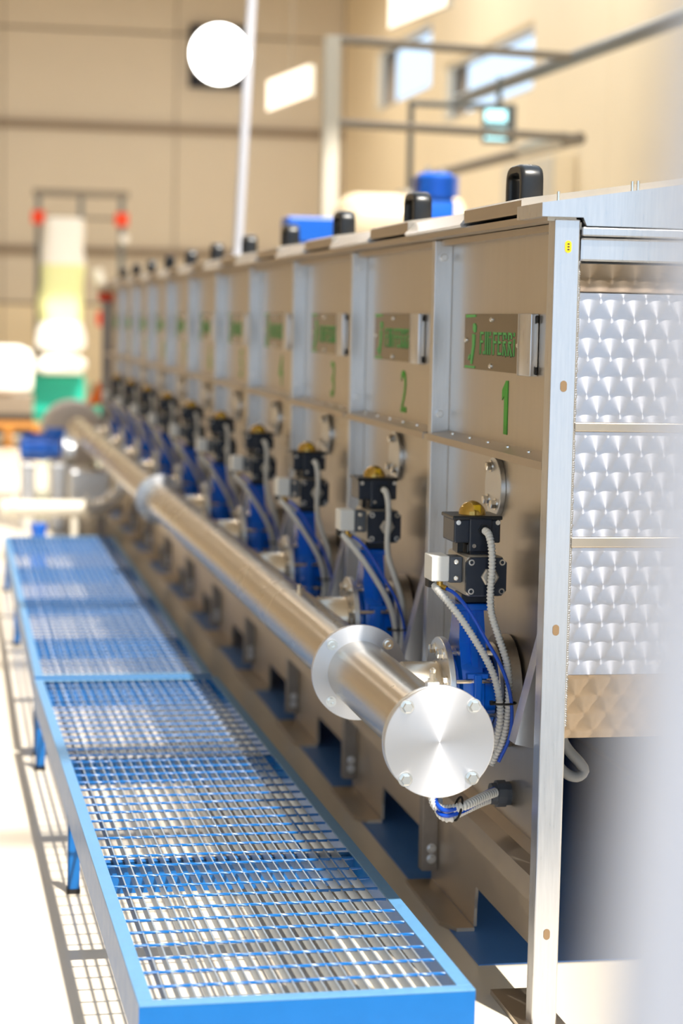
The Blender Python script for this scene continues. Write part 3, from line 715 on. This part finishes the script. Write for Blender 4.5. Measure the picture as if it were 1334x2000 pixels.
# wall pieces at the far end
vn = thing('wall_vent', 'dark square louvred vent high on the far wall behind the round glowing disc', 'vent', (2.60, 25.93, 5.40))
MB().box(-.42, .42, -.04, .06, -.45, .45).build('vent_box', 'vent_dark', vn)
for k in range(8): MB().box(-.40, .40, -.07, -.04, -.40 + .105 * k, -.385 + .105 * k).build('louvre', 'vent_dark', vn)
cb = thing('wall_cabinet', 'pale cabinet on the cream wall at right below the gantry rail', 'cabinet', (4.42, 15.2, 2.2))
MB().box(-.14, .07, -.9, .9, 0, 1.0, bev=.01).build('body', 'wall_cream', cb)
for s in (-1, 1):
    d_ = MB().box(-.16, -.14, (-.88 if s < 0 else .01), (-.01 if s < 0 else .88), .03, .97, bev=.005).build('door', 'frame_pale', cb); MB().box(-.18, -.16, s * .10 - .02, s * .10 + .02, .42, .56).build('handle', 'dark', d_)

# big bag filling station
bs = thing('bag_station', 'filling station frame with red joints holding a white bulk bag', 'machine', (.42, 22.8, 0))
for x in (-.55, .53):
    MB().box(x - .035, x + .035, -.03, .03, 0, 3.15).build('post', 'rail_slate', bs)
    MB().box(x - .085, x + .085, -.09, .07, 2.77, 2.94, bev=.02).build('red_joint', 'red', bs)
MB().box(-.03, .03, -.03, .03, 2.2, 3.15).build('post', 'rail_slate', bs)
MB().box(-.62, .62, -.04, .04, 3.13, 3.22).box(-.6, .6, -.03, .03, 2.84, 2.88).build('beam', 'frame_grey', bs)
MB().cyl((.56, -.10, 2.62), (.56, -.10, 2.62 + .01), .07, 16).sphere((.56, -.12, 2.60), .06, 16, 8).build('work_lamp', 'bag_white', bs)
MB().box(-.62, .05, -.35, .4, .30, .82, bev=.03).box(-.60, -.35, -.30, .3, 0, .30).box(-.1, .03, -.30, .3, 0, .30).build('teal_base', 'teal', bs)
MB().box(.16, .50, -.3, .3, .38, .70, bev=.05).box(.2, .26, -.25, .25, 0, .38).box(.4, .46, -.25, .25, 0, .38).build('teal_hopper', 'teal', bs)
MB().cyl((.36, -.1, 1.74), (.20, -.1, 2.2), .07, 12).sphere((.40, -.12, 1.68), .09, 12, 8).build('filling_spout', 'bag_white', bs)
MB().box(.22, .44, -.05, .1, 1.46, 1.66, bev=.03).build('clamp', 'red', bs)
for zz in (.95, 1.20): MB().sphere((.46, -.15, zz + .05), .085, 12, 8).build('fill_knob', 'bag_white', bs)
bg_ = thing('bulk_bag', 'white bulk bag with pale yellow middle hanging in the red-jointed frame', 'bag', (.16, 22.45, .84))
def blob(prof, zs, m, name):
    mb = MB(); n = 28; vs_ = []; fs = []
    for (rx, ry, cx), z in zip(prof, zs):
        for i in range(n):
            t = 2 * PI * i / n; w = 1 + .04 * math.sin(5 * t + z * 7)
            vs_.append((cx + math.copysign(abs(math.cos(t)) ** .7, math.cos(t)) * rx * w, math.copysign(abs(math.sin(t)) ** .7, math.sin(t)) * ry * w, z))
    for k in range(len(zs) - 1):
        for i in range(n):
            j = (i + 1) % n; fs.append((k * n + i, k * n + j, (k + 1) * n + j, (k + 1) * n + i))
    mb.add(vs_, fs, True); mb.f.append(list(range(n))); mb.sm.append(False); mb.f.append([(len(zs) - 1) * n + i for i in range(n)]); mb.sm.append(False)
    return mb.build(name, m, bg_)
blob([(.26, .25, 0), (.33, .3, -.02), (.32, .3, 0), (.22, .2, -.02)], [.0, .06, .16, .24], 'bag_white', 'bag_foot')
blob([(.20, .2, 0), (.32, .3, -.02), (.31, .3, -.01), (.27, .25, -.01)], [.26, .36, .50, .66], 'bag_white', 'bag_belly')
blob([(.27, .25, -.01), (.30, .28, -.02), (.27, .25, 0), (.28, .25, .02)], [.66, .90, 1.15, 1.40], 'bag_yellow', 'bag_middle')
blob([(.28, .25, .02), (.27, .26, .01), (.26, .25, .03), (.25, .25, .02)], [1.40, 1.62, 1.85, 2.0], 'bag_white', 'bag_top')
# white vessel and pallet at the far left
wt = thing('white_vessel', 'white round vessel at the far left edge on a dark base', 'tank', (-.60, 21.6, 0))
MB().lathe((0, 0, .62), (0, 0, 1), [(0, .30), (.05, .36), (.42, .38), (.52, .34), (.58, .2)], 30).build('shell', 'bag_white', wt)
MB().box(-.36, .36, -.3, .3, .34, .62, bev=.02).build('base', 'frame_grey', wt)
MB().box(-.40, .36, -.35, .35, .10, .34).build('stand', 'dark', wt)
pa = thing('wooden_pallet', 'orange-brown pallet standing below the white vessel at far left', 'pallet', (-.55, 20.7, 0))
for k in range(4): MB().box(-.42, .36, -.4 + .22 * k, -.24 + .22 * k, .24, .28).build('slat', 'brown_wood', pa)
for x in (-.42, -.06, .28): MB().box(x, x + .08, -.4, .42, .0, .24).build('bearer', 'brown_wood', pa)
# circulation pump with blue motor at the far end of the manifold
pm = thing('circulation_pump', 'circulation pump with blue motor at the far end of the manifold pipe', 'pump', (-.60, 11.0, 0))
MB().lathe((-.17, 0, .61), (1, 0, 0), [(0, .06), (.015, .095), (.20, .10), (.205, .085), (.30, .085)], 28).box(.02, .16, -.07, .07, .68, .76, bev=.01).build('motor', 'motor_blue', pm)
q = MB()
for k in range(10):
    t = PI * k / 9; q.box(-.12, .06, -.004, .004, .098, .108, M=Matrix.Translation((0, 0, .61)) @ Matrix.Rotation(t - PI / 2, 4, 'X'))
q.build('cooling_fin', 'motor_blue', pm)
MB().lathe((.14, 0, .58), (1, 0, 0), [(0, .09), (.01, .15), (.03, .15), (.04, .10), (.09, .10)], 30).build('pump_flange', 'steel_fl', pm)
MB().box(.06, .16, -.15, .15, .0, .50, bev=.01).box(-.16, -.06, -.12, .12, 0, .50, bev=.01).build('stand', 'steel_fl', pm)
ps = thing('pump_casing', 'grey steel box casing beside the pump under the manifold pipe', 'box', (-.30, 10.4, 0))
MB().box(-.14, .14, -.2, .2, .28, .50, bev=.015).build('casing', 'steel_fl', ps)
MB().box(-.11, -.06, -.15, .15, 0, .28).box(.06, .11, -.15, .15, 0, .28).build('stand', 'steel_dark', ps)
el = thing('suction_pipe', 'pale steel pipe with wide elbow behind the farther step', 'pipe', (-.9, 9.1, 0))
MB().lathe((-.05, 0, .335), (1, 0, 0), [(0, .055), (.56, .055)], 28).build('straight', 'frame_pale', el)
MB().tube(spline([(.50, 0, .335), (.58, .01, .338), (.66, .03, .37), (.71, .05, .43), (.735, .06, .50), (.74, .06, .62)], 8), .058, 22).build('elbow', 'steel_fl', el)
MB().ring((.49, 0, .335), (1, 0, 0), .05, .085, .02, 28).ring((.02, 0, .335), (1, 0, 0), .05, .085, .02, 28).build('flange', 'frame_pale', el)
for xx in (.1, .4): MB().box(xx, xx + .04, -.03, .03, 0, .29).build('support', 'frame_pale', el)
bv = thing('drain_valve', 'small blue drain valve on the floor below the pale elbow pipe', 'valve', (-.735, 8.55, 0))
MB().lathe((-.13, 0, .14), (1, 0, 0), [(0, .07), (.03, .07), (.05, .05), (.21, .05), (.23, .07), (.26, .07)], 24).lathe((0, 0, .14), (0, 0, 1), [(0, .05), (.10, .045), (.12, .055), (.15, .055)], 20).build('body', 'motor_blue', bv)
MB().box(-.05, .05, -.05, .05, 0, .10).build('foot', 'motor_blue', bv)
# hood, cone and column near the end of the tank
hd_ = thing('fibre_hood', 'pale rounded hood cover near the far end of the manifold', 'cover', (-.22, 13.6, 0))
MB().lathe((0, -.3, .58), (0, 1, 0), [(0, .20), (.04, .27), (.5, .28), (.55, .2)], 32).build('hood', 'foam', hd_)
MB().box(-.2, .2, -.25, .25, 0, .40).build('pedestal', 'frame_pale', hd_)
cn = thing('orange_cone', 'orange cone standing on the pale hood near the tank end', 'cone', (-.01, 13.55, .845))
MB().lathe((0, 0, .01), (0, 0, 1), [(0, .065), (.16, .018), (.17, .012)], 20).build('cone', 'orange', cn); MB().box(-.08, .08, -.08, .08, -.02, .012).build('base', 'orange', cn)
ecn = thing('end_column', 'slim grey column with orange-rimmed cream cap at the far tank end', 'column', (.05, 13.2, 0))
MB().box(-.055, .055, -.05, .05, 0, 1.72).build('shaft', 'steel_dark', ecn)
MB().box(-.09, .11, -.08, .08, 1.79, 1.87, bev=.01).build('cap', 'cream_tank', ecn); MB().box(-.085, .06, -.075, .07, 1.72, 1.79).build('orange_rim', 'red', ecn)

# out-of-focus white post close to the lens at the right
e0 = CAM + (F + R * ((1195 - 667) / 4000.) + U * ((1000 - 1500) / 4000.)) * .62
tag(MB().box(0, .16, -.02, 0, -e0.z, 1.1, bev=.003).build('door_jamb', 'fore_white', None, e0), 'white out-of-focus post very close at the right edge', 'post').rotation_euler = (0, .06, 0)
